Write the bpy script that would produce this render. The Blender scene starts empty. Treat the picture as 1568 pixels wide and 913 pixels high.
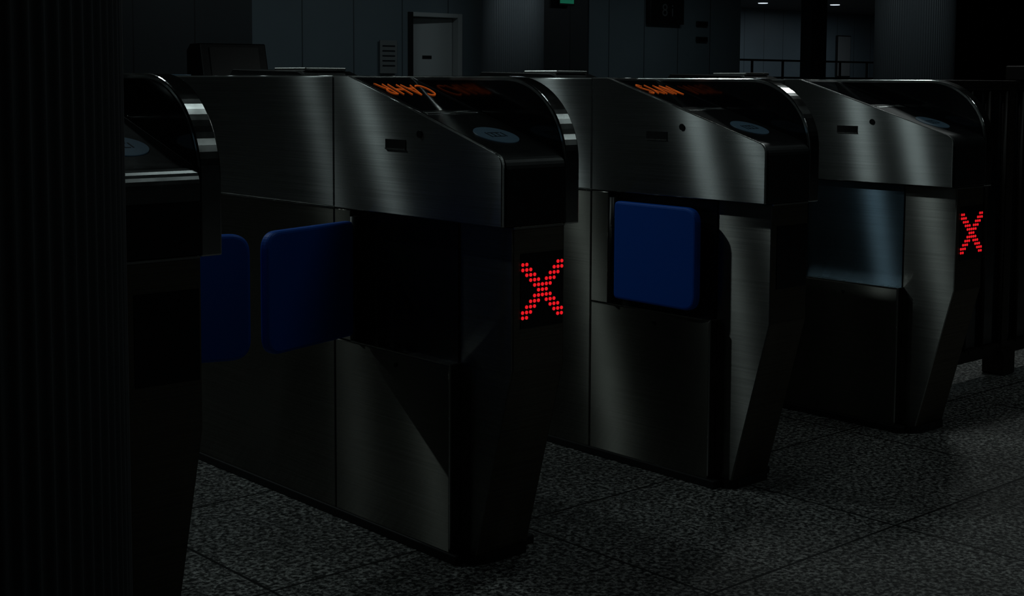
import bpy, math, random
from mathutils import Matrix, Vector
random.seed(4)
sc=bpy.context.scene
sc.view_settings.view_transform='Standard'
sc.view_settings.look='None'
sc.view_settings.exposure=0

# ---------------------------------------------------------------- materials
def newmat(name):
    m=bpy.data.materials.new(name); m.use_nodes=True
    nt=m.node_tree
    return m,nt,nt.nodes['Principled BSDF']
def simple(name,col,rough=.5,metal=0,emit=None,es=0,spec=.5):
    m,nt,b=newmat(name)
    b.inputs['Base Color'].default_value=(*col,1)
    b.inputs['Roughness'].default_value=rough
    b.inputs['Metallic'].default_value=metal
    b.inputs['Specular IOR Level'].default_value=spec
    if emit:
        b.inputs['Emission Color'].default_value=(*emit,1)
        b.inputs['Emission Strength'].default_value=es
    n=nt.nodes.new('ShaderNodeTexNoise'); n.inputs['Scale'].default_value=25; n.inputs['Detail'].default_value=4
    tc=nt.nodes.new('ShaderNodeTexCoord'); nt.links.new(tc.outputs['Object'],n.inputs['Vector'])
    mr=nt.nodes.new('ShaderNodeMapRange'); mr.inputs['To Min'].default_value=max(rough-.05,0.02); mr.inputs['To Max'].default_value=min(rough+.07,1)
    nt.links.new(n.outputs['Fac'],mr.inputs['Value']); nt.links.new(mr.outputs['Result'],b.inputs['Roughness'])
    return m
def brushed(name,col,rough=.2,stretch=(40,2.5,420),dirt=.9,aniso=.875,fill=.22):
    m,nt,b=newmat(name); nt.nodes.remove(b)
    out=[n for n in nt.nodes if n.type=='OUTPUT_MATERIAL'][0]
    g1=nt.nodes.new('ShaderNodeBsdfAnisotropic'); g2=nt.nodes.new('ShaderNodeBsdfAnisotropic')
    g1.inputs['Anisotropy'].default_value=aniso; g1.inputs['Rotation'].default_value=0
    g2.inputs['Roughness'].default_value=.45
    ms=nt.nodes.new('ShaderNodeMixShader'); ms.inputs[0].default_value=fill
    nt.links.new(g1.outputs[0],ms.inputs[1]); nt.links.new(g2.outputs[0],ms.inputs[2]); nt.links.new(ms.outputs[0],out.inputs['Surface'])
    tg=nt.nodes.new('ShaderNodeTangent'); tg.direction_type='RADIAL'; tg.axis='Z'
    nt.links.new(tg.outputs[0],g1.inputs['Tangent'])
    tc=nt.nodes.new('ShaderNodeTexCoord')
    mp=nt.nodes.new('ShaderNodeMapping'); mp.inputs['Scale'].default_value=stretch
    nt.links.new(tc.outputs['Object'],mp.inputs['Vector'])
    n=nt.nodes.new('ShaderNodeTexNoise'); n.inputs['Scale'].default_value=1; n.inputs['Detail'].default_value=3
    nt.links.new(mp.outputs['Vector'],n.inputs['Vector'])
    n2=nt.nodes.new('ShaderNodeTexNoise'); n2.inputs['Scale'].default_value=3.5; n2.inputs['Detail'].default_value=6
    nt.links.new(tc.outputs['Object'],n2.inputs['Vector'])
    mr=nt.nodes.new('ShaderNodeMapRange'); mr.inputs['From Min'].default_value=.3; mr.inputs['From Max'].default_value=.7
    mr.inputs['To Min'].default_value=rough-.02; mr.inputs['To Max'].default_value=rough+.03
    nt.links.new(n2.outputs['Fac'],mr.inputs['Value']); nt.links.new(mr.outputs['Result'],g1.inputs['Roughness'])
    mx=nt.nodes.new('ShaderNodeMix'); mx.data_type='RGBA'
    mx.inputs['A'].default_value=(*[c*(1-dirt*.6) for c in col],1); mx.inputs['B'].default_value=(*[min(c*1.25,1) for c in col],1)
    nt.links.new(n.outputs['Fac'],mx.inputs['Factor'])
    for g_ in (g1,g2): nt.links.new(mx.outputs['Result'],g_.inputs['Color'])
    return m
M={}
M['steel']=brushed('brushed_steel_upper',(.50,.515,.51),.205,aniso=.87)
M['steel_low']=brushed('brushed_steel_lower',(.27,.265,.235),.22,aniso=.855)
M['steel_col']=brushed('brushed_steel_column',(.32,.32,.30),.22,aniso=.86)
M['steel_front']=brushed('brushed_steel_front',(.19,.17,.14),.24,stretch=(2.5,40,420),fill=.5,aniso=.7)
M['steel_blue']=brushed('brushed_steel_recess',(.19,.28,.36),.20)
M['band']=simple('polished_steel_band',(.78,.79,.78),.13,1)
M['highlight_lip']=simple('satin_highlight_steel',(.34,.35,.35),.24,1)  # for the strip added to put a highlight on one nose
M['edge']=simple('steel_edge_trim',(.7,.7,.68),.25,1)
M['black']=simple('black_plastic',(.012,.013,.014),.34)
M['gloss']=simple('black_glass',(.006,.007,.009),.09)
M['plinth']=simple('black_plinth_rubber',(.008,.008,.008),.6)
M['seam']=simple('dark_seam',(.004,.004,.004),.7)
M['blue']=simple('blue_flap_plastic',(.0,.15,.86),.45)
M['led']=simple('red_led',(.3,0,.01),.4,0,(1,.012,.020),.78)
M['orange']=simple('orange_sign_reflection',(.3,.08,.01),.4,0,(1,.17,.02),.26)  # emission imitates the reflection of an overhead sign
M['disc']=simple('reader_disc_blue_grey',(.10,.17,.23),.4,0,(.2,.4,.6),.012)
M['discline']=simple('reader_icon_dark',(.01,.015,.02),.4)
M['fence']=simple('dark_bronze_metal',(.022,.016,.014),.4,.3)
M['rail']=simple('rail_steel',(.3,.3,.3),.35,1)

def pan_mat(name,col,seam=.85,rough=.45):
    m,nt,b=newmat(name)
    tc=nt.nodes.new('ShaderNodeTexCoord'); sp=nt.nodes.new('ShaderNodeSeparateXYZ'); nt.links.new(tc.outputs['Object'],sp.inputs[0])
    a=nt.nodes.new('ShaderNodeMath'); a.operation='MODULO'; a.inputs[1].default_value=seam
    s=nt.nodes.new('ShaderNodeMath'); s.operation='ADD'; s.inputs[1].default_value=100*seam
    s0=nt.nodes.new('ShaderNodeMath'); s0.operation='ADD'; nt.links.new(sp.outputs['X'],s0.inputs[0]); nt.links.new(sp.outputs['Y'],s0.inputs[1])
    nt.links.new(s0.outputs[0],s.inputs[0]); nt.links.new(s.outputs[0],a.inputs[0])
    l=nt.nodes.new('ShaderNodeMath'); l.operation='LESS_THAN'; l.inputs[1].default_value=.02; nt.links.new(a.outputs[0],l.inputs[0])
    n=nt.nodes.new('ShaderNodeTexNoise'); n.inputs['Scale'].default_value=1.2; nt.links.new(tc.outputs['Object'],n.inputs['Vector'])
    m1=nt.nodes.new('ShaderNodeMix'); m1.data_type='RGBA'
    m1.inputs['A'].default_value=(*[c*.75 for c in col],1); m1.inputs['B'].default_value=(*col,1); nt.links.new(n.outputs['Fac'],m1.inputs['Factor'])
    m2=nt.nodes.new('ShaderNodeMix'); m2.data_type='RGBA'; nt.links.new(l.outputs[0],m2.inputs['Factor'])
    nt.links.new(m1.outputs['Result'],m2.inputs['A']); m2.inputs['B'].default_value=(*[c*.3 for c in col],1)
    nt.links.new(m2.outputs['Result'],b.inputs['Base Color']); b.inputs['Roughness'].default_value=rough
    return m
M['wall']=pan_mat('wall_panels',(.185,.235,.265))
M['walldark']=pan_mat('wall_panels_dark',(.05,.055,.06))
M['ceil']=simple('ceiling_paint',(.05,.05,.05),.8)
M['white']=simple('painted_door_grey',(.5,.52,.52),.5)
M['column']=simple('column_cladding_grey',(.15,.165,.18),.5)
M['paper']=simple('notice_paper',(.20,.21,.21),.7)
M['signgrey']=simple('sign_icon_grey',(.10,.105,.11),.6)
M['lampglow']=simple('lamp_diffuser',(.8,.8,.8),.5,0,(.8,.9,1),1.0)
M['green']=simple('exit_sign_green',(0,.3,.15),.5,0,(.05,.8,.45),.08)

# granite floor
m,nt,b=newmat('granite_tiles'); M['floor']=m
tc=nt.nodes.new('ShaderNodeTexCoord')
mp=nt.nodes.new('ShaderNodeMapping'); mp.inputs['Location'].default_value=(.40,.52,0)
nt.links.new(tc.outputs['Object'],mp.inputs['Vector'])
bk=nt.nodes.new('ShaderNodeTexBrick'); bk.offset=0; bk.squash=1
bk.inputs['Scale'].default_value=1; bk.inputs['Brick Width'].default_value=.70; bk.inputs['Row Height'].default_value=.63
bk.inputs['Mortar Size'].default_value=.0045; bk.inputs['Mortar Smooth'].default_value=.2
bk.inputs['Color1'].default_value=(1,1,1,1); bk.inputs['Color2'].default_value=(.85,.85,.85,1); bk.inputs['Mortar'].default_value=(.06,.06,.06,1)
nt.links.new(mp.outputs['Vector'],bk.inputs['Vector'])
n1=nt.nodes.new('ShaderNodeTexNoise'); n1.inputs['Scale'].default_value=80; n1.inputs['Detail'].default_value=5; n1.inputs['Roughness'].default_value=.7
n2=nt.nodes.new('ShaderNodeTexVoronoi'); n2.inputs['Scale'].default_value=130
nt.links.new(tc.outputs['Object'],n1.inputs['Vector']); nt.links.new(tc.outputs['Object'],n2.inputs['Vector'])
r1=nt.nodes.new('ShaderNodeValToRGB'); r1.color_ramp.elements[0].position=.44; r1.color_ramp.elements[0].color=(.03,.03,.029,1)
r1.color_ramp.elements[1].position=.58; r1.color_ramp.elements[1].color=(.46,.46,.44,1)
nt.links.new(n1.outputs['Fac'],r1.inputs['Fac'])
r2=nt.nodes.new('ShaderNodeSeparateColor'); nt.links.new(n2.outputs['Color'],r2.inputs[0])
mr=nt.nodes.new('ShaderNodeMapRange'); mr.inputs['To Min'].default_value=.3; mr.inputs['To Max'].default_value=1.4; nt.links.new(r2.outputs[0],mr.inputs['Value'])
n3=nt.nodes.new('ShaderNodeTexNoise'); n3.inputs['Scale'].default_value=2.2; n3.inputs['Detail'].default_value=3; nt.links.new(tc.outputs['Object'],n3.inputs['Vector'])
mr3=nt.nodes.new('ShaderNodeMapRange'); mr3.inputs['From Min'].default_value=.35; mr3.inputs['From Max'].default_value=.65; mr3.inputs['To Min'].default_value=.7; mr3.inputs['To Max'].default_value=1.1
nt.links.new(n3.outputs['Fac'],mr3.inputs['Value'])
def mul(a,b_):
    x=nt.nodes.new('ShaderNodeVectorMath'); x.operation='MULTIPLY'; nt.links.new(a,x.inputs[0]); nt.links.new(b_,x.inputs[1]); return x.outputs[0]
c=mul(r1.outputs['Color'],mr.outputs['Result']); c=mul(c,bk.outputs['Color']); c=mul(c,mr3.outputs['Result'])
nt.links.new(c,b.inputs['Base Color']); b.inputs['Roughness'].default_value=.6; b.inputs['Specular IOR Level'].default_value=.22

# ---------------------------------------------------------------- geometry helpers
def mk(name,verts,faces,mat,parent=None,bevel=0,seg=2,smooth=False):
    me=bpy.data.meshes.new(name); me.from_pydata(verts,[],faces); me.update()
    ob=bpy.data.objects.new(name,me); sc.collection.objects.link(ob)
    me.materials.append(M[mat] if isinstance(mat,str) else mat)
    if parent: ob.parent=parent
    if bevel:
        bv=ob.modifiers.new('b','BEVEL'); bv.width=bevel; bv.segments=seg; bv.limit_method='ANGLE'; bv.angle_limit=math.radians(40)
    if smooth:
        for p in me.polygons: p.use_smooth=True
    return ob
def box(name,x0,x1,y0,y1,z0,z1,mat,parent=None,bevel=0):
    v=[(x,y,z) for x in (x0,x1) for y in (y0,y1) for z in (z0,z1)]
    f=[(0,1,3,2),(4,6,7,5),(0,4,5,1),(2,3,7,6),(0,2,6,4),(1,5,7,3)]
    return mk(name,v,f,mat,parent,bevel)
def prism(name,pts,x0,x1,mat,parent=None,bevel=0,axis='x'):
    n=len(pts)
    def P(t,a,b):
        return {'x':(t,a,b),'y':(a,t,b),'z':(a,b,t)}[axis]
    v=[P(x0,a,b) for a,b in pts]+[P(x1,a,b) for a,b in pts]
    f=[tuple(range(n)),tuple(range(2*n-1,n-1,-1))]+[(i,i+n,(i+1)%n+n,(i+1)%n) for i in range(n)]
    ob=mk(name,v,f,mat,parent,bevel)
    import bmesh
    bm=bmesh.new(); bm.from_mesh(ob.data); bmesh.ops.recalc_face_normals(bm,faces=bm.faces); bm.to_mesh(ob.data); bm.free()
    return ob
def cyl(name,c,r,h,mat,parent=None,axis='z',n=24,smooth=True):
    pts=[(r*math.cos(2*math.pi*i/n),r*math.sin(2*math.pi*i/n)) for i in range(n)]
    ax={'z':(0,1,2),'x':(1,2,0),'y':(0,2,1)}[axis]
    def P(a,b,t):
        q=[0,0,0]; q[ax[0]]=a; q[ax[1]]=b; q[ax[2]]=t
        return (c[0]+q[0],c[1]+q[1],c[2]+q[2])
    v=[P(a,b,-h/2) for a,b in pts]+[P(a,b,h/2) for a,b in pts]
    f=[tuple(range(n)),tuple(range(2*n-1,n-1,-1))]+[(i,i+n,(i+1)%n+n,(i+1)%n) for i in range(n)]
    ob=mk(name,v,f,mat,parent,0)
    if smooth:
        for p in ob.data.polygons:
            if len(p.vertices)==4: p.use_smooth=True
    return ob
def empty(name,loc=(0,0,0),rot=0):
    e=bpy.data.objects.new(name,None); sc.collection.objects.link(e); e.location=loc; e.rotation_euler=(0,0,rot); e.empty_display_size=.1
    return e

# ---------------------------------------------------------------- ticket gate
S=.8990; W=.23; WI=.1875; D=.033; YF=-.1755; YS=.4506; YT=.3885; H=1.105; ZM=.7804; ZC=.9328; ZL=.4539; ZK=.463; YB=-.057; YE=1.70
def rc(pts,i,r,n=6):
    p=Vector(pts[i]); a=Vector(pts[i-1]); b=Vector(pts[(i+1)%len(pts)])
    da=(a-p).normalized(); db=(b-p).normalized()
    ang=da.angle(db); t=r/math.tan(ang/2)
    A=p+da*t; B=p+db*t
    out=[]
    for k in range(n+1):
        s=k/n
        q=A*(1-s)**2+p*2*s*(1-s)+B*s*s
        out.append((q.x,q.y))
    return out
def flap(parent,x,y,ang,side):
    e=bpy.data.objects.new('flap_pivot',None); sc.collection.objects.link(e); e.parent=parent; e.location=(x,y,0); e.rotation_euler=(0,0,ang)
    cyl('hinge_post',(0,0,.615),.011,.30,'black',e)
    box('hinge_bracket_upper',0,.03,-.006,.006,.68,.71,'black',e,.002)
    box('hinge_bracket_lower',0,.03,-.006,.006,.52,.55,'black',e,.002)
    x0,x1,z0,z1=.016,.330,.476,.756
    poly=[(x0,z0),(x1,z0),(x1,z1),(x0,z1)]
    pts=rc(poly,0,.016)+rc(poly,1,.045,10)+rc(poly,2,.045,10)+rc(poly,3,.016)
    ob=prism('flap_paddle',pts,-.013,.013,'blue',e,.008,axis='y')
    ob.modifiers['b'].segments=3
    return e
def text(name,body,size,mat,parent,loc,rotm,ext=.0006,off=0,sp=1):
    cu=bpy.data.curves.new(name,'FONT'); cu.body=body; cu.size=size; cu.extrude=ext; cu.align_x='CENTER'; cu.align_y='CENTER'; cu.offset=off; cu.space_character=sp
    ob=bpy.data.objects.new(name,cu); sc.collection.objects.link(ob); cu.materials.append(M[mat]); ob.parent=parent
    ob.matrix_local=Matrix.Translation(loc)@rotm
    return ob
def slopez(y): return ZC+(y-YF)*(H-ZC)/(YT-YF)
SL=math.atan2(H-ZC,YT-YF)

def gate(gx,xled,txt,left,right,recess='black',col='steel_col',highlight_lip=False):
    g=empty('ticket_gate',(gx,0,0))
    core=[(YE-.02,.02),(YB,.02),(YF,ZK),(YF,ZM),(YE-.02,ZM)]
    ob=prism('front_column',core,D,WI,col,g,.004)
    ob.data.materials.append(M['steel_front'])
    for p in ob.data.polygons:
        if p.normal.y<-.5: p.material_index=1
    box('recess_back_panel',D-.004,D+.002,.004,.38,ZL,ZM-.004,recess,g)
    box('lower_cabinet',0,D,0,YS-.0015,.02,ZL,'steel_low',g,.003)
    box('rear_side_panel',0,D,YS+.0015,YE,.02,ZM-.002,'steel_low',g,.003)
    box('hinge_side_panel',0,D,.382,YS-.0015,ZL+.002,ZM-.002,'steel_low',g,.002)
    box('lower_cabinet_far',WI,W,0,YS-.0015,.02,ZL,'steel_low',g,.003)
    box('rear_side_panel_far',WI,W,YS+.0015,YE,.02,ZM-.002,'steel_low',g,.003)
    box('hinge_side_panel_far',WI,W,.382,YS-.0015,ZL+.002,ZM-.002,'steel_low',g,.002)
    box('trim_ledge',-.0015,D,-.0015,.382,ZL,ZL+.003,'edge',g)
    box('trim_ledge_end',-.0015,.004,-.0035,.0005,.03,ZL+.003,'edge',g,.001)
    box('trim_seam',-.0012,.01,YS,YE,ZM-.003,ZM-.0005,'edge',g)
    box('front_trim',D+.002,WI-.002,YF-.002,YF+.01,ZM-.006,ZM-.002,'edge',g)
    box('plinth',-.006,W+.006,-.03,YE+.01,0,.022,'plinth',g,.003)
    prism('plinth_nose',[(D-.01,0),(D-.01,-.05),(D+.02,-.066),(WI-.01,-.066),(WI+.01,-.04),(WI+.01,0)],0,.022,'plinth',g,0,axis='z')
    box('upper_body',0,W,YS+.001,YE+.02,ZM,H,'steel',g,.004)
    poly=[(YS-.001,ZM),(YF,ZM),(YF,ZC),(YT,H),(YS-.001,H)]
    pp=[poly[0],poly[1]]+rc(poly,2,.03,8)+rc(poly,3,.01,3)+[poly[4]]
    prism('upper_side_panel',pp,0,.010,'steel',g,.002)
    k=.004
    poly=[(YS-.002,ZM+.001),(YF-.004,ZM+.001),(YF-.004,ZC-.002),(YT-.01,H-k),(YS-.002,H-k)]
    pp=[poly[0],poly[1]]+rc(poly,2,.045,8)+[poly[3],poly[4]]
    prism('reader_housing',pp,.0102,WI-.002,'black',g,.002)
    if highlight_lip:  # added strip, makes this housing nose show a bright highlight
        def highlight_line(o):
            q=[(YF-.004-o,ZC-.055),(YF-.004-o,ZC-.002+o),(YF+.045,slopez(YF+.045)-k+o)]
            return [q[0]]+rc(q,1,.040,8)+[q[2]]
        prism('highlight_strip',highlight_line(.003)+highlight_line(-.002)[::-1],.012,WI-.004,'highlight_lip',g)
    yc,ry,rz=.03,.207,.19
    arc=[]
    for i in range(25):
        t=math.pi/2*i/24
        arc.append((yc-ry*math.sin(t),H-rz+rz*math.cos(t)))
    wing=[(YS+.0,ZM-.004),(YS+.0,H)]+arc+[(YF-.0015,ZM-.004)]
    prism('wing',wing,WI,W,'band',g,.003)
    ry2=ry-.010;rz2=rz-.010
    liner=[(YS-.004,ZM+.02),(YS-.004,H-.010)]+[(yc-ry2*math.sin(math.pi/2*i/24),H-rz+rz2*math.cos(math.pi/2*i/24)) for i in range(25)]+[(YF+.010,ZM+.02)]
    prism('wing_liner',liner,WI-.0018,WI+.0005,'gloss',g)
    rot=Matrix.Rotation(SL,4,'X')
    def onslope(y,lift): return Vector((0,y,slopez(y)-k+lift))
    def slab(name,xa,xb,ya,yb,t,mat,lift=.0):
        L=(yb-ya)/math.cos(SL)
        ob=box(name,xa,xb,0,L,0,t,mat,g,.001)
        ob.matrix_local=Matrix.Translation(onslope(ya,lift))@rot
        return ob
    slab('display_glass',.02,WI-.012,.13,.365,.003,'gloss')
    slab('display_bezel',.02,WI-.012,.10,.122,.004,'steel')
    slab('reader_pad',.024,WI-.014,-.11,.085,.002,'gloss')
    e=cyl('reader_disc',(0,0,0),.053,.003,'disc',g,n=40); e.matrix_local=Matrix.Translation(onslope(-.045,.0035)+Vector((.098,0,0)))@rot
    for i,(a,b_,w,h) in enumerate([(-.022,.0,.003,.03),(.0,.012,.034,.0025),(.0,-.012,.034,.0025),(.022,.0,.003,.026),(-.008,0,.0025,.018),(.006,.0,.0025,.018)]):
        o=box('reader_icon_%d'%(i+1),a-w/2,a+w/2,b_-h/2,b_+h/2,.0016,.0022,'discline',g)
        o.matrix_local=Matrix.Translation(onslope(-.045,.0035)+Vector((.098,0,0)))@rot
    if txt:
        text('sign_reflection_text',txt,.050,'orange',g,onslope(.285,.0045)+Vector((.098,0,0)),rot@Matrix.Rotation(math.pi-.1,4,'Z')@Matrix.Diagonal((1,2.5,1,1)),off=-.0013,sp=1.12)  # glowing letters stand in for an overhead sign mirrored in the glass
    box('side_slot',-.0012,.004,.160,.237,.935,.957,'seam',g)
    box('side_slot_lip',-.0025,.002,.160,.237,.933,.936,'edge',g)
    cyl('side_lock',(-.001,.107,.972),.0085,.004,'black',g,axis='x')
    cyl('cabinet_lock',(-.001,.20,ZL-.03),.005,.004,'black',g,axis='x')
    box('led_window',.056,.182,YF-.0015,YF+.004,.555,.72,'gloss',g)
    n=11; vs=[];fs=[]
    cells=set()
    for i in range(n):
        for dd in (-1,0,1):
            j=i+dd
            if 0<=j<n: cells.add((i,j)); cells.add((i,n-1-j))
    for (r_,c_) in sorted(cells):
        cx=.0605+.0117*c_; cz=.5785+.0117*r_
        o=len(vs)
        for kx in range(8):
            a=2*math.pi*kx/8; vs.append((cx+.0041*math.cos(a),YF-.003,cz+.0041*math.sin(a)))
        for kx in range(8):
            a=2*math.pi*kx/8; vs.append((cx+.0041*math.cos(a),YF-.001,cz+.0041*math.sin(a)))
        fs.append(tuple(range(o,o+8)))
        for kx in range(8): fs.append((o+kx,o+8+kx,o+8+(kx+1)%8,o+(kx+1)%8))
    if xled: mk('led_cross',vs,fs,'led',g)
    prism('top_sensor_base',[(.62,H),(.66,H+.012),(.98,H+.018),(1.0,H)],.03,WI+.01,'black',g,.002)
    box('top_sensor_lid',.05,WI-.01,.65,.80,H+.012,H+.022,'edge',g,.003)
    cyl('rear_reader_disc',(.1,1.45,H+.002),.053,.004,'disc',g,n=40)
    if left: flap(g,-.004,.36,math.pi+.30 if left=='closed' else -math.pi/2-.03,-1)
    if right: flap(g,W+.004,.36,-.30 if right=='closed' else -math.pi/2+.03,1)
    return g
gate(-.9042,False,None,None,'closed',highlight_lip=True)
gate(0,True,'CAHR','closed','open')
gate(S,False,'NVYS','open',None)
gate(2*S,True,None,None,None,recess='steel_blue')

# ---------------------------------------------------------------- fence right of gates
f=empty('barrier_fence',(0,.244,0))
x0,x1=2.05,5.2
box('bottom_rail',x0,x1,-.02,.02,.075,.12,'fence',f,.004)
box('top_rail',x0,x1,-.025,.025,1.07,1.105,'fence',f,.004)
box('infill_panel',x0,x1,-.004,.004,.12,1.07,'gloss',f)
for i in range(26):
    x=x0+.06+i*.123
    cyl('baluster_%d'%(i+1),(x,-.012,.59),.009,.96,'fence',f,n=10)
for i,x in enumerate((2.88,3.9,4.9)):
    box('post_%d'%(i+1),x-.022,x+.022,-.022,.022,.0,1.1,'fence',f,.003)
    box('post_base_%d'%(i+1),x-.045,x+.045,-.045,.045,0,.10,'fence',f,.008)
box('end_cap_box',2.93,3.2,-.04,.04,1.105,1.16,'fence',f,.005)

# ---------------------------------------------------------------- columns
def fluted(name,x,y,r,h,nf,depth,mat):
    e=empty(name,(x,y,0))
    n=nf*8; pts=[]
    for i in range(n):
        a=2*math.pi*i/n; ph=(i%8)/8
        rr=r-depth*(0.5-0.5*math.cos(2*math.pi*ph))
        pts.append((rr*math.cos(a),rr*math.sin(a)))
    ob=prism('shaft',pts,.12,h,mat,e,0,axis='z')
    for p in ob.data.polygons:
        if len(p.vertices)==4: p.use_smooth=True
    cyl('base_ring',(0,0,.06),r+.02,.12,'black',e,n=64)
    return e
HC=3.3
fluted('fluted_column',-1.493,-.65,.36,HC,100,.006,'column')
fluted('fluted_column',12.17,6.47,.45,HC,100,.008,'column')
fluted('fluted_column',11.45,12.6,.45,HC,100,.008,'column')

# ---------------------------------------------------------------- room
XL=-9.0
box('floor',XL,40,-8,26,-.1,0,'floor')
box('ceiling',XL,40,-8,26,HC,HC+.1,'ceil')
YW=13.6
def multi(name,boxes,mat):
    vs=[];fs=[]
    for (a,b_,c_,d_,e_,g_) in boxes:
        o=len(vs)
        vs+=[(x,y,z) for x in (a,b_) for y in (c_,d_) for z in (e_,g_)]
        fs+=[tuple(o+i for i in q) for q in [(0,1,3,2),(4,6,7,5),(0,4,5,1),(2,3,7,6),(0,2,6,4),(1,5,7,3)]]
    return mk(name,vs,fs,mat)
multi('wall_back',[(7.7,10.34,YW,YW+.25,0,HC),(10.34,11.28,YW,YW+.25,2.05,HC),(11.28,12.9,YW,YW+.25,0,HC),(14.0,17.85,YW,YW+.25,0,HC),(17.85,25,YW,YW+.25,3.1,HC)],'wall')
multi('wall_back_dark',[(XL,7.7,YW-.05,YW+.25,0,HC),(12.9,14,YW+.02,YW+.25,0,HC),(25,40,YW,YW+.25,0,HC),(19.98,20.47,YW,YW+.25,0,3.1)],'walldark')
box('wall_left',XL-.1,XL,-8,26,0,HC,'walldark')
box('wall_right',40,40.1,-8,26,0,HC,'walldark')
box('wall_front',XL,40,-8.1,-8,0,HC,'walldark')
box('wall_far',XL,40,26,26.1,0,HC,'wall')
# doorway
d=empty('door_1',(10.34,YW,0))
box('frame_left',-.03,.05,-.03,.25,0,2.09,'black',d,.004)
box('frame_right',.89,.97,-.03,.25,0,2.09,'white',d,.004)
box('frame_top',.05,.89,-.03,.25,2.03,2.09,'white',d,.004)
lf=box('leaf',-.86,0,-.02,.02,.01,2.02,'white',d,.004); lf.location=(.88,.12,0); lf.rotation_euler=(0,0,math.radians(-7))
h=box('handle',-.80,-.68,-.06,-.02,1.08,1.1,'black',d,.003); h.location=(.88,.12,0); h.rotation_euler=(0,0,math.radians(-7))
h=box('door_sign',-.52,-.36,-.026,-.02,1.42,1.47,'black',d,.002); h.location=(.88,.12,0); h.rotation_euler=(0,0,math.radians(-7))
nb=empty('notice_board',(9.78,YW-.05,0))
box('paper',0,.3,0,.02,1.2,1.67,'paper',nb,.003)
for i in range(5): box('line_%d'%(i+1),.04,.26,-.004,0,1.3+i*.07,1.32+i*.07,'discline',nb)
hs=empty('information_sign',(15.33,YW-.12,0))
box('panel',0,.85,0,.1,2.08,2.62,'black',hs,.01)
box('hanger_left',.12,.15,.03,.06,2.6,HC,'black',hs); box('hanger_right',.70,.73,.03,.06,2.6,HC,'black',hs)
text('sign_text','8 i',.3,'signgrey',hs,Vector((.42,-.01,2.3)),Matrix.Rotation(math.pi/2,4,'X'),.003)
for i,z in enumerate((1.80,2.07)):
    w=empty('wall_sensor',(16.62,YW-.05,z)); box('body',0,.28,0,.05,0,.09,'black',w,.01); box('face',.04,.24,-.006,0,.02,.07,'gloss',w)
ex=empty('exit_sign',(13.25,YW-.1,0))
box('box',-.02,.32,0,.06,2.30,2.54,'black',ex,.005); box('face',.0,.30,-.005,0,2.33,2.52,'green',ex)
text('label','EXIT',.12,'paper',ex,Vector((.15,-.008,2.42)),Matrix.Rotation(math.pi/2,4,'X'),.001)
box('hanger',.14,.16,.02,.04,2.5,HC,'black',ex)
# kiosk
k=empty('ticket_kiosk',(2.94,6,0),math.radians(-12))
prism('cabinet',[(-.2,0),(.2,0),(.2,1.3),(.12,1.34),(-.1,1.34),(-.2,1.05)],-.23,.23,'black',k,.008)
box('screen',-.17,.17,-.0,.012,-.12,.12,'black',k).matrix_local=Matrix.Translation((0,-.16,1.2))@Matrix.Rotation(-.3,4,'X')
box('ticket_slot',-.08,.08,-.206,-.19,.85,.88,'edge',k,.002)
# railing in far hall
r=empty('handrail',(19.2,15.2,0))
for i,z in enumerate((1.55,1.2,.7)):
    box('rail_%d'%(i+1),-2,6,-.02,.02,z-.02,z+.02,'fence',r,.004)
for i in range(9): box('baluster_%d'%(i+1),-2+i,-1.96+i,-.02,.02,0,1.55,'fence',r,.004)
wb=empty('notice_board',(32.0,21.4,0)); box('panel',0,.6,0,.04,1.3,2.45,'paper',wb,.01); box('frame',-.03,.63,.02,.06,1.27,2.48,'black',wb)
multi('wall_hall',[(17.0,36,21.5,21.6,0,HC)],'wall')
box('ceiling_hall',17,36,YW+.26,21.5,3.1,3.2,'ceil')

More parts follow.
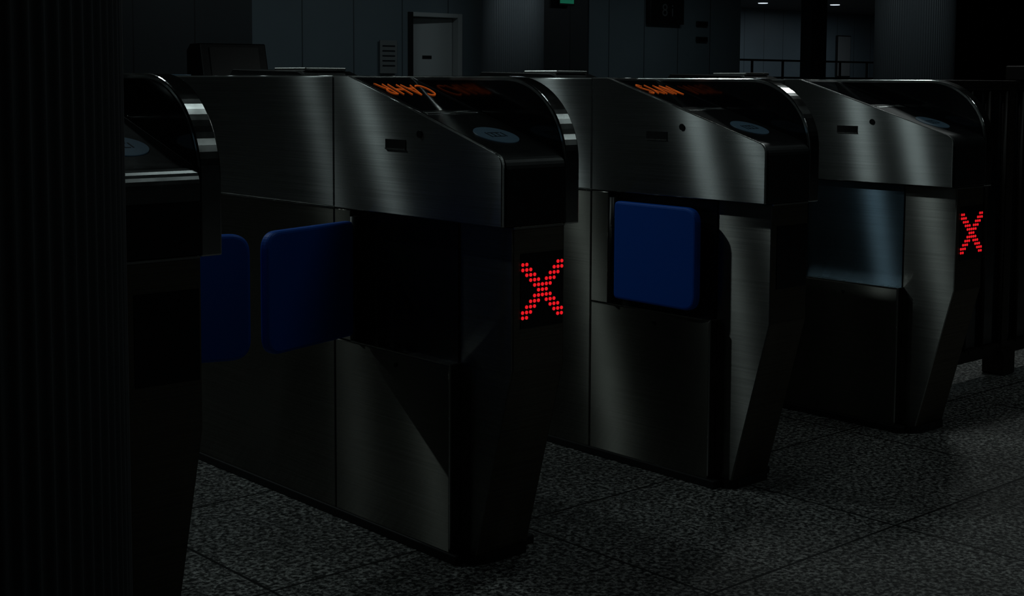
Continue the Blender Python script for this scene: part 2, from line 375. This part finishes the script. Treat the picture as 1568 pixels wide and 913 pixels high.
# ---------------------------------------------------------------- lights
def downlight(x,y,z,power,r=.12,col=(.75,.90,1)):
    e=empty('ceiling_downlight',(x,y,z))
    cyl('trim_ring',(0,0,-.01),r*1.25,.02,'edge',e,n=24)
    cyl('lamp_diffuser',(0,0,-.026),r,.012,'lampglow',e,n=24)
    l=bpy.data.lights.new('lamp','AREA'); l.shape='DISK'; l.size=r*2; l.energy=power; l.color=col
    o=bpy.data.objects.new('lamp',l); sc.collection.objects.link(o); o.parent=e; o.location=(0,0,-.05)
for (x,y) in [(25.9,19.4),(27.75,18.56),(22,18)]: downlight(x,y,3.1,11)
downlight(31.0,19.2,3.1,9)
def added_panel(x,y,sx,sy,power,col=(.76,.95,1)):  # unseen panels, added for fill light and glints on the steel
    e=empty('added_light_panel',(x,y,HC))
    box('housing',-sx/2-.03,sx/2+.03,-sy/2-.03,sy/2+.03,-.06,0,'edge',e,.004)
    l=bpy.data.lights.new('added_light','AREA'); l.shape='RECTANGLE'; l.size=sx; l.size_y=sy; l.energy=power; l.color=col
    o=bpy.data.objects.new('added_light',l); sc.collection.objects.link(o); o.parent=e; o.location=(0,0,-.07)
for x in (7.5,10.5,15,): added_panel(x,11.2,1.4,.3,5.5)
added_panel(10.2,5.2,.3,1.2,6)  # added to brighten the grey column
NC=(.82,1,.99)
added_panel(4.2,.9,.9,.2,11,(.9,1,.98))  # added to brighten the floor on the right
added_panel(2.9,-1.3,1.8,.12,2.2,NC)  # added strips from here, sited for highlights on the polished bands
added_panel(4.2,-3.9,1.8,.12,2.5,NC)
added_panel(.75,-.25,.8,.08,1.5,NC)
added_panel(1.3,-3.0,1.0,.08,.9,NC)
downlight(-1.0,3.7,HC,4.5,.06,NC)  # this group: unseen lamps added to streak the gates' brushed sides
downlight(-1.0,2.6,HC,3.5,.06,NC)
downlight(-.3,1.92,HC,3.5,.06,NC)
downlight(-2.0,5.03,HC,2.0,.06,NC)
w=bpy.data.worlds.new('World'); sc.world=w; w.use_nodes=True
w.node_tree.nodes['Background'].inputs[0].default_value=(.5,.55,.6,1); w.node_tree.nodes['Background'].inputs[1].default_value=.01

# ---------------------------------------------------------------- camera
yaw,pitch,roll=map(math.radians,(41.7918,4.7531,.2760))
F=Vector((math.sin(yaw)*math.cos(pitch),math.cos(yaw)*math.cos(pitch),-math.sin(pitch)))
R=Vector((math.cos(yaw),-math.sin(yaw),0)); U=R.cross(F)
R2=R*math.cos(roll)+U*math.sin(roll); U2=-R*math.sin(roll)+U*math.cos(roll)
cd=bpy.data.cameras.new('camera'); cam=bpy.data.objects.new('camera',cd); sc.collection.objects.link(cam)
mw=Matrix((( R2.x,U2.x,-F.x,-1.9399),(R2.y,U2.y,-F.y,-2.3792),(R2.z,U2.z,-F.z,1.0921),(0,0,0,1)))
cam.matrix_world=mw
cd.sensor_width=36; cd.lens=2116.46/1568*36; cd.shift_y=-155.6/1568; cd.clip_start=.05; cd.clip_end=200
sc.camera=cam
